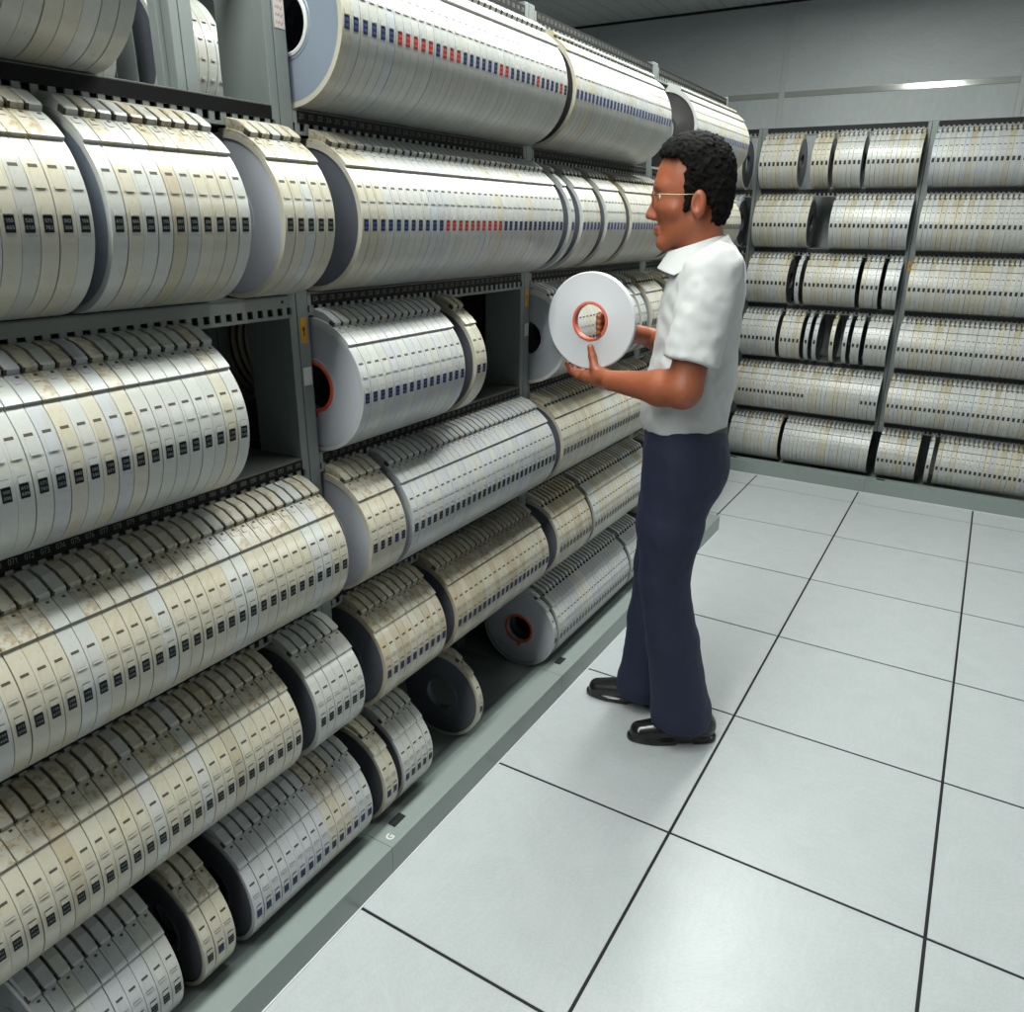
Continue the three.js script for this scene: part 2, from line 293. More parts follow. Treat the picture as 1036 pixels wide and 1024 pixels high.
const tagGeos = [0, 1, 2].map((r) => Array.from({ length: 16 }, (_, i) => {
  const g = lift(arc(-8.5, 0, R - 0.001, 0.1366, 0.0120, 3)), p = g.attributes.position, u = g.attributes.uv;
  for (let k = 0; k < p.count; k++) { const a = Math.atan2(p.getY(k) - R, p.getX(k)) / D2R; u.setXY(k, (i + clamp(0.5 - p.getZ(k) / 0.0125, 0.02, 0.98)) / 16, 1 - (r + clamp(-a / 8.5, 0.02, 0.98)) / 3); }
  return g;
}));
const protos = {};
const pick = (w) => { let t = rnd() * Object.values(w).reduce((a, b) => a + b, 0); for (const k in w) { t -= w[k]; if (t <= 0) return k; } return Object.keys(w)[0]; };
function proto(k, i) {      // one tape of each tint, cloned for every copy
  const key = k + i; if (protos[key]) return protos[key];
  const o = new THREE.Group();
  mesh('reel', tapeGeo.reel, flangeMat, o); mesh('band', tapeGeo.band, plastic[k][i], o); mesh('clasp_plate', tapeGeo.clasp_plate, clasp[k][i], o);
  mesh('hook', tapeGeo.hook, clasp[k][(i + 1) % 4], o); mesh('slot', tapeGeo.slot, slitMat, o); mesh('latch_hole', tapeGeo.latch_hole, slitMat, o); mesh('catch', tapeGeo.catch, slitMat, o);
  mesh('tongue', tapeGeo.tongue, clasp[k][i], o); mesh('label_window', tapeGeo.label_window, plastic[k][(i + 2) % 4], o); mesh('tag_clip', tapeGeo.tag_clip, plastic[k][i], o);
  return protos[key] = o;
}
const COLOR = { W: 'white', B: 'bluish white', C: 'cream', T: 'tan', G: 'greyish' }, TAG = { k: 'black', b: 'navy blue', r: 'red' };
const ord = (n) => n + (n % 10 === 1 && n !== 11 ? 'st' : n % 10 === 2 && n !== 12 ? 'nd' : n % 10 === 3 && n !== 13 ? 'rd' : 'th');
const ROW = ['top row', 'second row', 'third row', 'fourth row', 'fifth row', 'bottom row'];
function placeTape(bay, CY, off, row, i, tint, tag, label, group, opt = {}) {
  const o = proto(tint, Math.floor(rnd() * 4)).clone(); o.name = numbered('tape_reel'); scene.add(o);
  o.userData = { label, category: 'tape', group };
  const z = -(off + PITCH * i) + (opt.still ? 0 : (rnd() - 0.5) * 0.0012);
  const p = new THREE.Vector3(CX, CY[row] - R, z).applyMatrix4(bay.matrixWorld); o.position.copy(p); o.rotation.y = bay.rotation.y + (opt.yaw ?? 0);
  if (tag !== 'n') mesh('number_label', tagGeos['kbr'.indexOf(tag)][Math.floor(rnd() * 16)], tagMat, o);
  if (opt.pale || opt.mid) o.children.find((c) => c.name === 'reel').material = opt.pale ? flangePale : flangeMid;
  if (opt.ring) { const w = mesh(opt.ring === 'red' ? 'write_ring' : 'hub_ring', opt.ring === 'red' ? tapeGeo.write_ring : tapeGeo.hub_ring, opt.ring === 'red' ? hubRed : hubWhite, o); if (opt.ring === 'red') w.userData.label = 'red write ring'; }
  return o;
}
// each run: [first slot, last slot, tag, tint weights]
const W_ = { W: 8, C: 1, B: 1 }, B_ = { B: 6, W: 4 }, C_ = { C: 6, W: 3, T: 0.6 }, T_ = { T: 4, C: 5, W: 1 }, M_ = { W: 5, C: 3, G: 2, T: 0.4 };
const RUNS = [
  [[[12, 20, 'k', { G: 6, C: 2, W: 2 }]],
   [[9, 15, 'k', M_], [17, 17, 'k', { W: 1 }], [18, 18, 'k', { C: 1 }], [19, 20, 'k', W_], [21, 21, 'k', { T: 1 }], [22, 26, 'k', { C: 3, W: 4, G: 2 }], [30, 34, 'k', { W: 4, C: 3 }]],
   [[6, 24, 'k', { W: 9, C: 1.2, B: 1.5 }]],
   [[4, 33, 'k', { C: 9, W: 2 }]],
   [[2, 8, 'k', { C: 8, W: 1, T: 1 }], [9, 26, 'k', { C: 9, W: 1, T: 1 }], [29, 34, 'k', { W: 5, C: 3 }]],
   [[4, 12, 'k', B_], [15, 15, 'k', { C: 1 }], [16, 16, 'b', { C: 1 }], [17, 17, 'k', { C: 1 }], [20, 28, 'b', { B: 1 }], [29, 31, 'b', { C: 4, W: 1 }], [32, 34, 'b', { W: 2, B: 2 }]]],
  [[[0, 0, 'b', { C: 1 }], [1, 5, 'b', W_], [6, 10, 'r', W_], [11, 11, 'b', W_], [12, 14, 'r', W_], [15, 20, 'b', W_], [21, 22, 'r', W_], [23, 27, 'b', W_], [28, 28, 'r', W_], [29, 32, 'b', W_], [33, 33, 'r', W_], [34, 34, 'k', W_]],
   [[1, 2, 'b', { C: 1 }], [3, 11, 'b', W_], [12, 21, 'r', W_], [22, 34, 'b', W_]],
   [[0, 14, 'b', { B: 5, W: 5 }], [17, 18, 'b', { C: 1 }]],
   [[0, 2, 'k', C_], [3, 4, 'b', { C: 1 }], [6, 18, 'k', B_], [19, 19, 'b', B_], [20, 34, 'k', B_]],
   [[1, 10, 'b', { C: 4, T: 5 }], [13, 33, 'b', { C: 5, T: 3, W: 2 }]],
   [[0, 1, 'b', { C: 1 }], [3, 3, 'b', { W: 1 }], [4, 7, 'k', { W: 2, C: 1 }], [17, 17, 'b', { C: 1 }]]],
];
RUNS.forEach((rows, b) => rows.forEach((runs, r) => {
  const all = []; for (const [a, z, tag, w] of runs) for (let i = a; i <= z; i++) all.push([i, tag, pick(w)]);
  all.forEach(([i, tag, tint], k) => {
    const n = b ? k + 1 : all.length - k, place = (n === 1 ? 'first' : ord(n)) + (b ? ' from left' : ' from right');
    let label = `${COLOR[tint]} banded tape${r === 0 && b === 0 ? '' : ' with ' + TAG[tag] + ' tag'}, ${place}, ${ROW[r]}, ${b ? 'bay marked G' : 'nearest bay'}`;
    const opt = {};
    if (b === 1 && r === 2 && i === 0) { opt.ring = 'red'; label = 'white tape with red ring round its open hub, first in third row, bay marked G'; }
    if (b === 1 && r === 0 && i === 0) opt.ring = 'white';
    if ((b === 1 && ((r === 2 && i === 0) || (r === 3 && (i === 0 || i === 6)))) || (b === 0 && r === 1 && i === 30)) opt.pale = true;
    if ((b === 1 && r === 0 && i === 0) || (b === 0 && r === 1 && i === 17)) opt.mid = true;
    if (b === 1 && r === 5 && i === 17) { label = 'lone cream tape standing by itself in the bottom row, bay marked G'; opt.yaw = 0.03; }
    placeTape(left[b], CYL, OFFL, r, i, tint, tag, label, (b ? 'tapes hung in the bay marked G' : 'tapes hung in the nearest bay'), opt);
  });
}));
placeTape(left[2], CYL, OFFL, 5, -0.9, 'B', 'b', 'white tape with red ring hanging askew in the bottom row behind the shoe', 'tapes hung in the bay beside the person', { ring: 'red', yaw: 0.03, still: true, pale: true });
let rl; function rearLips() { return rl ??= lift(merge([150, 166, 182, 198].map((a) => arc(a, a + 1.6, R - 0.001, 0.139, 0.009, 1)))); }
// rear rack tapes seen through the gap in the top row
{
  let n = 0;
  for (const [bay, a, z] of [[rear[0], 0, 9], [rear[1], 26, 32]]) for (let i = a; i <= z; i++) {
    const o = placeTape(bay, CYL, OFFL, 0, i, pick({ G: 3, W: 3 }), 'n', '', 'tapes on the rear rack');
    const m = mesh('back_lip', rearLips(), plastic.W[0], o); n++;
    o.userData.label = `grey banded tape on the rear rack behind the top row gap, ${ord(n)} of seventeen`;
  }
}

// the many far tapes: too small and too many to be told apart
{
  const parts = [], P = [], N = [], C = [];
  const low = {
    band: lift(arc(-120, 100, 0.1265, R, W, 26, 0.0007, 0, false)), plate: lift(arc(42, 90, R - 0.002, 0.1416, W - 0.0004, 6)),
    hook: lift((() => { const s = new THREE.Shape([[0.063, 0.1245], [0.067, 0.133], [0.060, 0.1405], [0.012, 0.1575], [-0.003, 0.1575], [-0.003, 0.1505], [0.0145, 0.138]].map((p) => new THREE.Vector2(...p))); const g = new THREE.ExtrudeGeometry(s, { depth: 0.0145, bevelEnabled: false }); g.translate(0, 0, -0.0085); return g; })()),
    hole: lift((() => { const g = box(-0.002, 0.0065, -0.0032, 0.0025, -0.0026, 0.0026); g.rotateZ(-27 * D2R); g.translate(0.1437 * Math.cos(63 * D2R), 0.1437 * Math.sin(63 * D2R), 0.0072); return g; })()),
    slit: lift(arc(24.1, 25.9, R - 0.001, 0.1364, 0.0115, 1)), lip: lift(merge([arc(13.4, 14.7, R - 0.001, 0.1377, 0.0135, 1), arc(0.6, 4.2, R - 0.001, 0.1376, 0.0118, 1)])),
    tag: lift(arc(-8.5, 0, R - 0.001, 0.1367, 0.0120, 2)),
    face: lift(ringLathe([[0.047, -0.0088], [0.057, -0.0098], [0.0595, -0.0088], [0.1264, -0.0088], [0.1264, 0.0088], [0.0595, 0.0088], [0.057, 0.0098], [0.047, 0.0088], [0.047, -0.0088]], 36)),
  };
  for (const k in low) if (low[k].index) low[k] = low[k].toNonIndexed();
  const v = new THREE.Vector3(), q = new THREE.Vector3();
  const tagCol = { k: [0.012, 0.016, 0.02], b: [0.02, 0.035, 0.13], r: [0.4, 0.03, 0.03] };
  function add(bay, CY, off, row, i, tag, w, end) {
    const k = pick(w), b = 0.95 + 0.1 * rnd(), e = (rnd() - 0.5) * 0.03, c = [TINT[k][0] * (b + e), TINT[k][1] * b, TINT[k][2] * (b - e)], m = bay.matrixWorld, z = -(off + PITCH * i) + (rnd() - 0.5) * 0.0012;
    const cl = (k === 'C' || k === 'T') && rnd() < 0.6 ? [c[0] * 0.88, c[1] * 0.84, c[2] * 0.75] : c;
    const put = (g, col) => { const p = g.attributes.position, n = g.attributes.normal; for (let s = 0; s < p.count; s++) { v.fromBufferAttribute(p, s); v.x += CX; v.y += CY[row] - R; v.z += z; v.applyMatrix4(m); P.push(v.x, v.y, v.z); q.fromBufferAttribute(n, s).transformDirection(m); N.push(q.x, q.y, q.z); C.push(...col); } };
    put(low.band, c); put(low.plate, cl); put(low.hook, cl); put(low.hole, [0.03, 0.027, 0.02]); put(low.slit, [0.045, 0.037, 0.027]); put(low.lip, c);  // dark hole and slit colours paint the shade inside the openings
    if (tag !== 'n') put(low.tag, tagCol[tag]);
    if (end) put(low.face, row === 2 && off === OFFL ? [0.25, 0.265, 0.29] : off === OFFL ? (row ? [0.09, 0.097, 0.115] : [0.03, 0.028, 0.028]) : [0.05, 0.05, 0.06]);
  }
  function runs(bay, CY, off, row, list, w) { for (const [a, z, tag, ww] of list) for (let i = a; i <= z; i++) add(bay, CY, off, row, i, tag, ww ?? w, i === a || i === z); }
  runs(left[2], CYL, OFFL, 0, [[0, 29, 'b']], W_); runs(left[2], CYL, OFFL, 1, [[0, 0, 'b'], [3, 7, 'b'], [10, 15, 'b'], [18, 34, 'b']], { W: 5, C: 4 });
  runs(left[2], CYL, OFFL, 2, [[0, 5, 'k', B_], [6, 19, 'k'], [21, 22, 'k', B_], [24, 25, 'k', B_], [28, 34, 'k']], { C: 5, W: 2 });
  runs(left[2], CYL, OFFL, 3, [[0, 8, 'k', { T: 3, C: 4 }], [9, 34, 'k']], C_); runs(left[2], CYL, OFFL, 4, [[0, 9, 'k', { T: 3, C: 4 }], [11, 34, 'k', { C: 3, W: 4 }]]); runs(left[2], CYL, OFFL, 5, [[1, 25, 'k'], [27, 34, 'k']], { B: 5, W: 4, C: 1 });
  runs(left[3], CYL, OFFL, 0, [[4, 33, 'b']], { W: 6, C: 3 });
  for (let r = 1; r < 6; r++) runs(left[3], CYL, OFFL, r, [[2, 14 + r, 'k'], [17 + r, 33, 'k']], C_);
  for (const b of rear) for (let r = 1; r < 6; r++) runs(b, CYL, OFFL, r, [[0, 34, 'n']], C_);  // rear rows added to block light coming through the racks
  const BK = { C: 5, W: 7, B: 0.7 };
  for (let r = 0; r < 6; r++) runs(back[0], CYB, OFFB, r, [[4, 32, 'n']], BK);
  runs(back[1], CYB, OFFB, 0, [[0, 8, 'k'], [12, 15, 'k'], [17, 22, 'k'], [24, 34, 'k']], BK);
  runs(back[1], CYB, OFFB, 1, [[0, 12, 'k'], [18, 34, 'k']], BK);
  runs(back[1], CYB, OFFB, 2, [[0, 9, 'k'], [12, 12, 'k'], [14, 25, 'k'], [27, 30, 'k'], [32, 34, 'k']], BK);
  runs(back[1], CYB, OFFB, 3, [[0, 8, 'k'], [10, 14, 'k'], [16, 16, 'k'], [18, 18, 'k'], [22, 22, 'k'], [25, 25, 'k'], [27, 28, 'k'], [30, 34, 'k']], BK);
  runs(back[1], CYB, OFFB, 4, [[0, 0, 'n'], [1, 17, 'k'], [18, 30, 'n'], [31, 34, 'k']], BK);
  runs(back[1], CYB, OFFB, 5, [[0, 12, 'n'], [14, 34, 'n']], { C: 2, W: 6, B: 2 });
  for (let r = 0; r < 5; r++) runs(back[2], CYB, OFFB, r, [[0, 34, 'k']], r ? BK : { W: 5, B: 4, C: 1 });
  runs(back[2], CYB, OFFB, 5, [[0, 8, 'k'], [11, 11, 'k'], [13, 34, 'k']], BK);
  const g = new THREE.BufferGeometry(); g.setAttribute('position', new THREE.Float32BufferAttribute(P, 3)); g.setAttribute('normal', new THREE.Float32BufferAttribute(N, 3)); g.setAttribute('color', new THREE.Float32BufferAttribute(C, 3));
  const o = mesh('tape_reels', g, new THREE.MeshPhysicalMaterial({ color: 0xffffff, vertexColors: true, roughness: 0.32 }));
  o.userData = { label: 'hundreds of cream banded tapes filling the far racks, plus added rear rows', category: 'tapes', kind: 'stuff' };
}

// ---------------------------------------------------------------- the person
const V = (x, y, z) => [x, y, z];
const smin = (a, b, k) => { const h = Math.max(k - Math.abs(a - b), 0) / k; return Math.min(a, b) - h * h * k * 0.25; };
const smax = (a, b, k) => -smin(-a, -b, k);
function cap(p, a, b, ra, rb) {
  const bx = b[0] - a[0], by = b[1] - a[1], bz = b[2] - a[2], px = p[0] - a[0], py = p[1] - a[1], pz = p[2] - a[2];
  const t = clamp((px * bx + py * by + pz * bz) / (bx * bx + by * by + bz * bz || 1)); return Math.hypot(px - bx * t, py - by * t, pz - bz * t) - mix(ra, rb, t);
}
function ell(p, c, r) { const x = (p[0] - c[0]) / r[0], y = (p[1] - c[1]) / r[1], z = (p[2] - c[2]) / r[2], k = Math.hypot(x, y, z), m = Math.min(...r); return (k - 1) * (k < 1 ? m : Math.min(m * 1.6, Math.max(...r))); }
function chain(p, list, k) { let d = 1e9; for (let i = 0; i + 1 < list.length; i++) d = smin(d, cap(p, list[i].slice(0, 3), list[i + 1].slice(0, 3), list[i][3], list[i + 1][3]), k); return d; }
function nets(sdf, lo, hi, h) {      // naive surface nets
  const n = [0, 1, 2].map((i) => Math.ceil((hi[i] - lo[i]) / h) + 1), [nx, ny, nz] = n, f = new Float32Array(nx * ny * nz), id = (x, y, z) => (z * ny + y) * nx + x;
  for (let z = 0; z < nz; z++) for (let y = 0; y < ny; y++) for (let x = 0; x < nx; x++) f[id(x, y, z)] = sdf([lo[0] + x * h, lo[1] + y * h, lo[2] + z * h]);
  const vi = new Int32Array(nx * ny * nz).fill(-1), pos = [], idx = [];
  const E = [[0, 1], [0, 2], [0, 4], [1, 3], [1, 5], [2, 3], [2, 6], [3, 7], [4, 5], [4, 6], [5, 7], [6, 7]];
  for (let z = 0; z < nz - 1; z++) for (let y = 0; y < ny - 1; y++) for (let x = 0; x < nx - 1; x++) {
    const c = []; let m = 0; for (let k = 0; k < 8; k++) { c[k] = f[id(x + (k & 1), y + ((k >> 1) & 1), z + (k >> 2))]; if (c[k] < 0) m++; }
    if (m === 0 || m === 8) continue;
    let sx = 0, sy = 0, sz = 0, s = 0;
    for (const [a, b] of E) if ((c[a] < 0) !== (c[b] < 0)) { const t = c[a] / (c[a] - c[b]); sx += mix(a & 1, b & 1, t); sy += mix((a >> 1) & 1, (b >> 1) & 1, t); sz += mix(a >> 2, b >> 2, t); s++; }
    vi[id(x, y, z)] = pos.length / 3; pos.push(lo[0] + (x + sx / s) * h, lo[1] + (y + sy / s) * h, lo[2] + (z + sz / s) * h);
  }
  const quad = (a, b, c, d, flip) => { if (a < 0 || b < 0 || c < 0 || d < 0) return; if (flip) idx.push(a, c, b, a, d, c); else idx.push(a, b, c, a, c, d); };
  for (let z = 1; z < nz - 1; z++) for (let y = 1; y < ny - 1; y++) for (let x = 1; x < nx - 1; x++) {
    const s = f[id(x, y, z)] < 0;
    if (s !== f[id(x + 1, y, z)] < 0) quad(vi[id(x, y - 1, z - 1)], vi[id(x, y, z - 1)], vi[id(x, y, z)], vi[id(x, y - 1, z)], !s);
    if (s !== f[id(x, y + 1, z)] < 0) quad(vi[id(x - 1, y, z - 1)], vi[id(x - 1, y, z)], vi[id(x, y, z)], vi[id(x, y, z - 1)], !s);
    if (s !== f[id(x, y, z + 1)] < 0) quad(vi[id(x - 1, y - 1, z)], vi[id(x, y - 1, z)], vi[id(x, y, z)], vi[id(x - 1, y, z)], !s);
  }
  const g = new THREE.BufferGeometry(); g.setAttribute('position', new THREE.Float32BufferAttribute(pos, 3)); g.setIndex(idx); g.computeVertexNormals(); return g;
}
const nz3 = (p, f, s = 0) => noise.noise(p[0] * f + s, p[1] * f + s * 1.7, p[2] * f - s);
{
  const person = thing('person', 'person in white short-sleeved shirt and navy trousers holding a white reel', 'person');
  person.position.set(0.42, 0, -1.66); person.rotation.y = Math.PI + 0.3;      // local x = forward, y = up, z = the person's right
  const skin = mat(rgb(0.245, 0.068, 0.029), { roughness: 0.5 }), hairMat = mat(rgb(0.0035, 0.003, 0.0027), { roughness: 0.9, specularIntensity: 0.25 });
  const cotton = mat(rgb(0.45, 0.458, 0.465), { roughness: 0.85, sheen: 0.2, sheenColor: rgb(1, 1, 1) }), navy = mat(rgb(0.0055, 0.009, 0.031), { roughness: 0.8, sheen: 0.12, sheenColor: rgb(0.2, 0.25, 0.5) });
  const leather = mat(rgb(0.008, 0.008, 0.009), { roughness: 0.22 }), beltMat = mat(rgb(0.012, 0.012, 0.014), { roughness: 0.4 }), metal = mat(rgb(0.75, 0.72, 0.62), { roughness: 0.25, metalness: 1 });
  // joints
  const shL = V(-0.012, 1.385, -0.178), elL = V(0.034, 1.112, -0.232), wrL = V(0.225, 1.103, -0.115);
  const shR = V(0.0, 1.385, 0.178), elR = V(0.02, 1.125, 0.245), wrR = V(0.165, 1.19, 0.135);
  // head and neck
  const head = (p) => {
    const q = [p[0], p[1], Math.abs(p[2])];
    let d = ell(p, [0.057, 1.602, 0], [0.093, 0.086, 0.075]);
    d = smin(d, ell(p, [0.085, 1.535, 0], [0.062, 0.085, 0.060]), 0.05);
    d = smin(d, cap(q, [0.045, 1.500, 0.045], [0.118, 1.447, 0.016], 0.020, 0.018), 0.035);
    d = smin(d, cap(p, [0.120, 1.447, -0.006], [0.120, 1.447, 0.006], 0.016, 0.016), 0.02);
    d = smin(d, cap(q, [0.140, 1.577, 0.010], [0.124, 1.580, 0.044], 0.012, 0.010), 0.022);           // brow
    d = smin(d, cap(q, [0.118, 1.530, 0.040], [0.098, 1.525, 0.055], 0.016, 0.014), 0.025);           // cheekbone
    d = smax(d, -(Math.hypot(q[0] - 0.154, (q[1] - 1.557), q[2] - 0.032) - 0.017), 0.014);            // eye socket
    d = smin(d, cap(p, [0.142, 1.563, 0], [0.162, 1.513, 0], 0.008, 0.011), 0.016);                   // nose
    d = smin(d, Math.hypot(q[0] - 0.150, q[1] - 1.508, q[2] - 0.011) - 0.0085, 0.010);
    d = smin(d, cap(q, [0.144, 1.4815, 0], [0.136, 1.480, 0.019], 0.0062, 0.004), 0.009);             // lips
    d = smin(d, cap(q, [0.142, 1.4705, 0], [0.134, 1.471, 0.017], 0.0066, 0.004), 0.009);
    d = smax(d, -cap(q, [0.153, 1.4762, 0], [0.138, 1.4762, 0.022], 0.002, 0.0015), 0.004);
    const ear = smax(ell(q, [0.040, 1.540, 0.078], [0.019, 0.033, 0.011]), -ell(q, [0.045, 1.541, 0.090], [0.010, 0.021, 0.010]), 0.006);
    d = smin(d, ear, 0.008);
    d = smin(d, cap(p, [0.022, 1.39, 0], [0.036, 1.52, 0], 0.061, 0.054), 0.03);
    return d;
  };
  const torso = (p) => { const q = [p[0], p[1], p[2] / 1.4]; return smin(smin(cap(q, [0.022, 0.95, 0], [0.01, 1.25, 0], 0.085, 0.09), cap(p, [-0.005, 1.365, -0.13], [-0.005, 1.365, 0.13], 0.055, 0.055), 0.08), cap(p, [0.01, 1.36, 0], [0.03, 1.45, 0], 0.06, 0.056), 0.05); };
  const arms = (p) => Math.min(chain(p, [[...shL, 0.05], [...elL, 0.043], [mix(elL[0], wrL[0], 0.3), mix(elL[1], wrL[1], 0.3) - 0.002, mix(elL[2], wrL[2], 0.3), 0.043], [...wrL, 0.0265]], 0.02), chain(p, [[...shR, 0.05], [...elR, 0.041], [mix(elR[0], wrR[0], 0.3), mix(elR[1], wrR[1], 0.3), mix(elR[2], wrR[2], 0.3), 0.042], [...wrR, 0.0265]], 0.02));
  // the reel held: centre and axes in the person's frame
  const rc = [0.3043, 1.237, 0.0313], nN = [0.2955, 0, -0.9553], tT = [0.9553, 0, 0.2955];
  const on = (t, y, n) => [rc[0] + tT[0] * t + nN[0] * n, rc[1] + y, rc[2] + tT[2] * t + nN[2] * n];     // t forward in the reel's plane, n toward the near face
  // near hand: palm under the rim, fingers along the rim and up behind it, thumb on the near face
  const palmL = on(-0.03, -0.157, 0.012), kn = (t, n) => on(t, -0.158, n);
  const handL = (p) => {
    let d = cap(p, wrL, on(-0.055, -0.152, 0.022), 0.0265, 0.026);
    d = smin(d, chain(p, [[...on(-0.055, -0.150, 0.030), 0.021], [...on(0.0, -0.150, 0.022), 0.016]], 0.02), 0.018);
    d = smin(d, chain(p, [[...on(-0.055, -0.150, 0.008), 0.021], [...on(0.005, -0.151, -0.002), 0.016]], 0.02), 0.018);
    const fg = [[0.0, 0.028, 0.052, -0.004, 1.0], [0.008, 0.013, 0.068, -0.018, 1.05], [0.006, -0.002, 0.062, -0.030, 1.0], [-0.004, -0.016, 0.040, -0.036, 0.85]];
    for (const [t0, n0, t1, n1, s] of fg) d = smin(d, chain(p, [[...on(t0 - 0.03, -0.150, n0), 0.0125], [...on(mix(t0, t1, 0.55), -0.1515, mix(n0, n1, 0.5)), 0.0098 * s], [...on(t1, -0.147, n1), 0.009 * s], [...on(t1 + 0.012, -0.128, n1 - 0.004), 0.0082 * s]], 0.004), 0.005);
    d = smin(d, chain(p, [[...on(-0.055, -0.147, 0.034), 0.0165], [...on(-0.030, -0.122, 0.030), 0.0125], [...on(-0.018, -0.092, 0.0225), 0.0105], [...on(-0.010, -0.068, 0.0205), 0.009]], 0.006), 0.012);
    return d;
  };
  // far hand: behind the reel, fingertips hooked through the hub hole
  const handR = (p) => {
    let d = cap(p, wrR, on(-0.085, -0.028, -0.050), 0.0265, 0.025);
    d = smin(d, chain(p, [[...on(-0.085, -0.012, -0.05), 0.02], [...on(-0.052, -0.002, -0.047), 0.015]], 0.02), 0.018);
    d = smin(d, chain(p, [[...on(-0.085, -0.042, -0.05), 0.02], [...on(-0.052, -0.036, -0.047), 0.015]], 0.02), 0.018);
    const fg = [[0.014, 0.018, 1.0], [-0.004, 0.002, 1.05], [-0.022, -0.015, 1.0], [-0.039, -0.031, 0.85]];
    for (const [y0, y1, s] of fg) d = smin(d, chain(p, [[...on(-0.055, y0, -0.047), 0.0115], [...on(-0.030, (y0 + y1) / 2, -0.040), 0.0098 * s], [...on(-0.021 - (s < 0.9 ? 0.004 : 0), y1 * 0.9, -0.012), 0.0090 * s], [...on(-0.030, y1 * 0.9, 0.018), 0.0082 * s]], 0.004), 0.005);
    d = smin(d, chain(p, [[...on(-0.09, 0.004, -0.048), 0.016], [...on(-0.078, 0.040, -0.040), 0.0118], [...on(-0.065, 0.072, -0.024), 0.0092]], 0.006), 0.012);
    return d;
  };
  const bb = (c, r) => [[c[0] - r, c[1] - r, c[2] - r], [c[0] + r, c[1] + r, c[2] + r]];
  const skinParts = [nets((p) => smax(head(p), 1.41 - p[1], 0.01), [-0.07, 1.39, -0.11], [0.19, 1.71, 0.11], 0.0035),
    nets((p) => Math.min(smin(torso(p), arms(p), 0.03)), [-0.12, 0.93, -0.31], [0.29, 1.47, 0.31], 0.008),
    nets((p) => handL(p), ...bb(on(-0.03, -0.125, 0.02), 0.165), 0.0031), nets((p) => handR(p), ...bb(on(-0.07, 0.0, -0.04), 0.14), 0.0031)];
  mesh('body', mergeGeometries(skinParts), skin, person);
  // eyes
  for (const s of [-1, 1]) { const e = mesh('eye', new THREE.SphereGeometry(0.0115, 16, 12).translate(0.1285, 1.557, s * 0.032), mat(rgb(0.7, 0.68, 0.64), { roughness: 0.2 }), person); mesh('iris', new THREE.SphereGeometry(0.006, 12, 8).translate(0.1345, 1.556, s * 0.032), mat(rgb(0.03, 0.015, 0.008), { roughness: 0.15 }), e); }
  for (const s of [-1, 1]) mesh('eyebrow', nets((p) => cap(p, [0.150, 1.578, s * 0.014], [0.134, 1.584, s * 0.048], 0.006, 0.004) + 0.0018 * nz3(p, 260), [0.12, 1.565, s < 0 ? -0.06 : 0.0], [0.165, 1.6, s < 0 ? 0.0 : 0.06], 0.0025), hairMat, person);
  // hair
  const hair = (p) => {
    const q = [p[0], p[1], Math.abs(p[2])];
    let d = ell(p, [0.052, 1.610, 0], [0.096, 0.096, 0.090]);
    d = smin(d, ell(p, [0.084, 1.654, 0], [0.060, 0.047, 0.076]), 0.03);
    d = smin(d, ell(p, [0.002, 1.545, 0], [0.043, 0.070, 0.072]), 0.04);
    // open for the face and round the ear
    d = smax(d, -(Math.max(0.060 - p[0] + clamp((p[1] - 1.60) * 0.85, 0, 0.06), p[1] - 1.652 + 0.12 * q[2])), 0.012);
    d = smax(d, -(Math.hypot((p[0] - 0.046) * 1.0, (p[1] - 1.530) * 0.75) - 0.026), 0.012);
    d = smax(d, -(Math.max(0.008 - p[0], p[1] - 1.535)), 0.01);
    d = smin(d, cap(q, [0.066, 1.60, 0.074], [0.068, 1.527, 0.0705], 0.013, 0.0075), 0.012);            // sideburn
    d = smax(d, 1.487 - p[1], 0.01);
    return d + 0.0045 * nz3(p, 75, 3) + 0.0055 * nz3(p, 165, 8);
  };
  mesh('hair', nets(hair, [-0.09, 1.47, -0.115], [0.17, 1.725, 0.115], 0.0036), hairMat, person);
  // glasses
  {
    const gl = [], tube = (pts, r, closed) => new THREE.TubeGeometry(new THREE.CatmullRomCurve3(pts.map((a) => new THREE.Vector3(...a)), closed, 'catmullrom', 0.2), 28, r, 6, closed);
    for (const s of [-1, 1]) { const rim = []; for (let k = 0; k < 14; k++) { const a = k / 14 * 2 * Math.PI; rim.push([0.160 - 0.010 * Math.abs(s * 0.034 + Math.cos(a) * 0.024) / 0.058, 1.553 + Math.sin(a) * 0.021, s * 0.034 + Math.cos(a) * 0.024]); } gl.push(tube(rim, 0.0009, true)); gl.push(tube([[0.150, 1.558, s * 0.058], [0.143, 1.561, s * 0.070], [0.09, 1.560, s * 0.079], [0.035, 1.561, s * 0.082]], 0.001, false)); }
    gl.push(tube([[0.158, 1.556, -0.010], [0.163, 1.560, 0], [0.158, 1.556, 0.010]], 0.0013, false));
    mesh('glasses', mergeGeometries(gl), mat(rgb(0.2, 0.17, 0.12), { roughness: 0.35, metalness: 1 }), person);
  }
  // shirt
  const fold = (p) => 0.0060 * nz3([p[0], p[1] * 0.55 + p[2] * 0.3, p[2]], 15, 2) + 0.0034 * nz3([p[0] * 1.2, p[1], p[2] * 0.7], 34, 6);
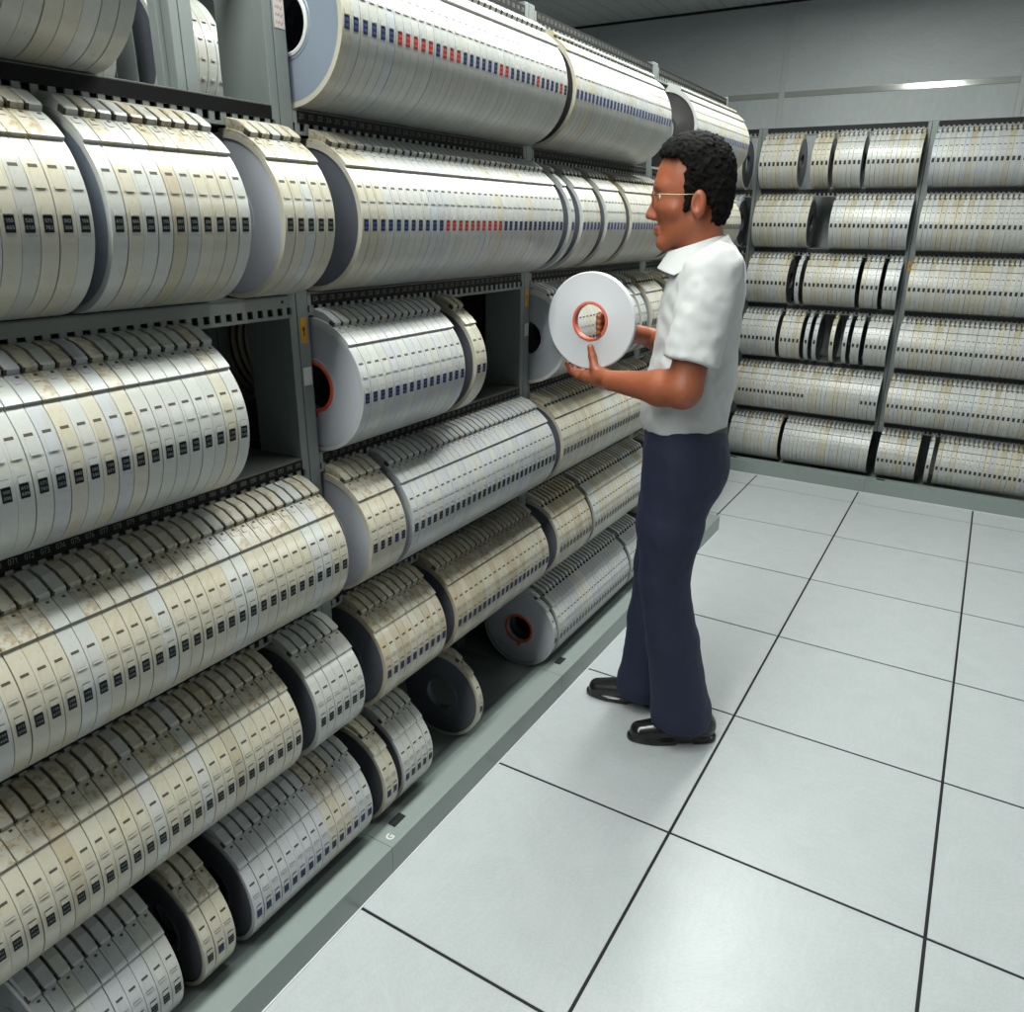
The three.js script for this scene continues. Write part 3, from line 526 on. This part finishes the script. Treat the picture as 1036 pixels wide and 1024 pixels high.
  const sleeve = (p, sh, el, s) => {
    const e = [mix(sh[0], el[0], 0.76), mix(sh[1], el[1], 0.76), mix(sh[2], el[2], 0.76)];
    let d = cap(p, sh, [mix(sh[0], el[0], 1.05), mix(sh[1], el[1], 1.05), mix(sh[2], el[2], 1.05)], 0.068, 0.070);
    const ax = [el[0] - sh[0], el[1] - sh[1], el[2] - sh[2]], l = Math.hypot(...ax); const t = ((p[0] - e[0]) * ax[0] + (p[1] - e[1]) * ax[1] + (p[2] - e[2]) * ax[2]) / l;
    const bore = cap(p, [mix(sh[0], el[0], 0.72), mix(sh[1], el[1], 0.72), mix(sh[2], el[2], 0.72)], [mix(sh[0], el[0], 1.3), mix(sh[1], el[1], 1.3), mix(sh[2], el[2], 1.3)], 0.050, 0.056);
    return smax(smax(d, t, 0.006), -bore, 0.004);
  };
  const shirt = (p) => {
    const q = [p[0], p[1], p[2] / 1.36];
    let d = smin(cap(q, [0.034, 0.98, 0], [0.020, 1.09, 0], 0.104, 0.112), cap(q, [0.020, 1.09, 0], [0.010, 1.29, 0], 0.112, 0.108), 0.03);
    d = smin(d, cap(p, [-0.008, 1.372, -0.135], [-0.008, 1.372, 0.135], 0.066, 0.066), 0.07);
    d = smin(d, cap(p, [0.008, 1.38, 0], [0.022, 1.43, 0], 0.085, 0.07), 0.04);
    d = smin(d, Math.min(sleeve(p, shL, elL, -1), sleeve(p, shR, elR, 1)), 0.028);
    d = smin(d, cap([p[0], p[1], p[2] / 1.36], [0.032, 0.995, 0], [0.032, 1.0, 0], 0.114, 0.114), 0.03);
    d = d + fold(p);
    d = smax(d, 0.964 - p[1] + 0.05 * (p[0] - 0.02) * -0.05, 0.012);
    d = smax(d, p[1] - (1.437 - 0.62 * (p[0] - 0.02)), 0.008);                                     // neckline
    d = smax(d, -cap(p, [0.02, 1.40, 0], [0.05, 1.6, 0], 0.060, 0.064), 0.006);
    return d;
  };
  const shirtMesh = mesh('shirt', nets(shirt, [-0.15, 0.945, -0.335], [0.19, 1.50, 0.335], 0.0068), cotton, person);
  // open collar: two leaves folded over the neckline
  const collar = (p) => {
    const q = [p[0], p[1], Math.abs(p[2])];
    const cone = Math.hypot(p[0] - 0.028, p[2]) - (0.071 + (1.435 - p[1]) * 0.62 + 0.02 * clamp(p[0] - 0.03, 0, 0.1));
    let d = Math.abs(cone) - 0.0038;
    d = smax(d, p[1] - (1.462 - 0.34 * (p[0] - 0.0)), 0.003);
    d = smax(d, (1.415 - 0.52 * (p[0] - 0.0)) - p[1] + clamp((p[0] - 0.085) * 0.8, 0, 0.1), 0.003);
    d = smax(d, 0.010 + (p[0] - 0.05) * 0.15 - q[2], 0.004);
    return d;
  };
  mesh('collar', nets((p) => (p[0] > 0.05 || true) ? collar(p) : 1, [-0.09, 1.32, -0.14], [0.17, 1.50, 0.14], 0.0025), cotton, shirtMesh);
  // trousers
  const leg = (p, s) => {
    const L = s < 0 ? [[0.022, 0.90, -0.078, 0.104], [0.040, 0.70, -0.086, 0.090], [0.044, 0.53, -0.088, 0.070], [0.004, 0.34, -0.086, 0.074], [-0.040, 0.10, -0.082, 0.087], [-0.046, 0.0, -0.080, 0.091]]
      : [[0.028, 0.90, 0.078, 0.104], [0.052, 0.70, 0.084, 0.090], [0.070, 0.50, 0.084, 0.069], [0.076, 0.32, 0.082, 0.072], [0.082, 0.08, 0.078, 0.084], [0.084, -0.02, 0.078, 0.088]];
    let d = 1e9; for (let i = 0; i + 1 < L.length; i++) d = smin(d, cap(p, L[i].slice(0, 3), L[i + 1].slice(0, 3), L[i][3], L[i + 1][3]), 0.02);
    const low = s < 0 ? 0.062 + 0.22 * (0.03 - p[0]) * 0.12 : 0.045;
    d = smax(d, low - p[1], 0.004);
    const c = L[4]; d = smax(d, -cap(p, [c[0], -0.1, c[2]], [c[0] + 0.012, 0.18, c[2]], 0.072, 0.05), 0.004);
    return d;
  };
  const trousers = (p) => {
    const q = [p[0], p[1], p[2] / 1.38];
    let d = smin(leg(p, -1), leg(p, 1), 0.03);
    d = smin(d, cap(q, [0.020, 0.945, 0], [0.006, 0.86, 0], 0.108, 0.114), 0.05);
    d = d + 0.003 * nz3([p[0], p[1] * 0.4, p[2]], 16, 5) + 0.002 * nz3([p[0], p[1] * 0.8, p[2]], 36, 9);
    return smax(d, p[1] - 0.985, 0.004);
  };
  mesh('trousers', nets(trousers, [-0.16, 0.02, -0.21], [0.2, 1.0, 0.21], 0.0072), navy, person);
  mesh('belt', nets((p) => { const q = [p[0], p[1], p[2] / 1.38]; return smax(cap(q, [0.022, 0.94, 0], [0.022, 1.0, 0], 0.113, 0.113), Math.abs(p[1] - 0.968) - 0.016, 0.004); }, [-0.12, 0.94, -0.18], [0.16, 1.0, 0.18], 0.006), beltMat, person);
  mesh('buckle', rbox(0.132, 0.139, 0.952, 0.984, -0.02, 0.02, 0.002), metal, person);
  // shoes
  const shoeSdf = (p) => {           // own frame: heel at x = 0, toe at x = 0.275
    const w = (x) => x < 0.034 ? 0.033 * Math.sqrt(clamp(1 - ((x - 0.034) / 0.038) ** 2)) : x > 0.165 ? 0.044 * Math.sqrt(clamp(1 - ((x - 0.165) / 0.108) ** 2)) : mix(0.033, 0.044, clamp((x - 0.034) / 0.131));
    let d = smin(cap(p, [0.038, 0.045, 0], [0.10, 0.05, 0], 0.036, 0.037), cap([p[0], p[1], p[2] / 1.15], [0.10, 0.045, 0], [0.235, 0.026, 0.0], 0.038, 0.029), 0.03);
    d = smin(d, cap(p, [0.05, 0.06, 0], [0.055, 0.10, 0], 0.036, 0.034), 0.03);
    d = smax(d, p[1] - 0.10, 0.006);
    let sole = Math.max(Math.abs(p[1] - 0.009) - 0.009, Math.max(Math.abs(p[2]) - w(p[0]), Math.max(-0.004 - p[0], p[0] - 0.272))) ;
    sole = smax(sole, -Math.max(Math.max(0.075 - p[0], p[0] - 0.125), p[1] - 0.006), 0.006);
    return smax(smin(d, sole, 0.006), -p[1] + 0.0004, 0.002);
  };
  const shoeGeo = nets(shoeSdf, [-0.03, -0.01, -0.07], [0.30, 0.12, 0.07], 0.0042);
  for (const [x, z, t] of [[-0.150, -0.055, -0.26], [0.0, 0.085, 0.02]]) { const s = mesh('shoe', shoeGeo, leather, person); s.position.set(x, 0, z); s.rotation.y = -t; }
}
// the reel in the person's hands
{
  const o = thing('held_reel', 'white reel with red hub ring held out in both hands of the person', 'tape');
  const r = 0.132, g = ringLathe([[0.047, -0.0085], [0.057, -0.0095], [0.060, -0.0085], [r - 0.003, -0.0085], [r, -0.0065], [r, 0.0065], [r - 0.003, 0.0085], [0.060, 0.0085], [0.057, 0.0095], [0.047, 0.0085], [0.047, -0.0085]], 64); g.translate(0, r, 0);
  mesh('reel', g, mat(rgb(0.52, 0.53, 0.56), { roughness: 0.35 }), o);
  const ring = ringLathe([[0.0462, -0.009], [0.0462, 0.0112], [0.0485, 0.0122], [0.053, 0.0112], [0.0545, 0.0088], [0.047, 0.0085], [0.0462, -0.009]], 40); ring.translate(0, r, 0);
  mesh('write_ring', ring, mat(rgb(0.48, 0.11, 0.07), { roughness: 0.4 }), o).userData.label = 'red write ring';
  o.position.set(0.12, 1.237 - r, -1.6);
}
scene.traverse((o) => { if (o.isMesh) o.castShadow = o.receiveShadow = true; });
renderer.render(scene, camera);
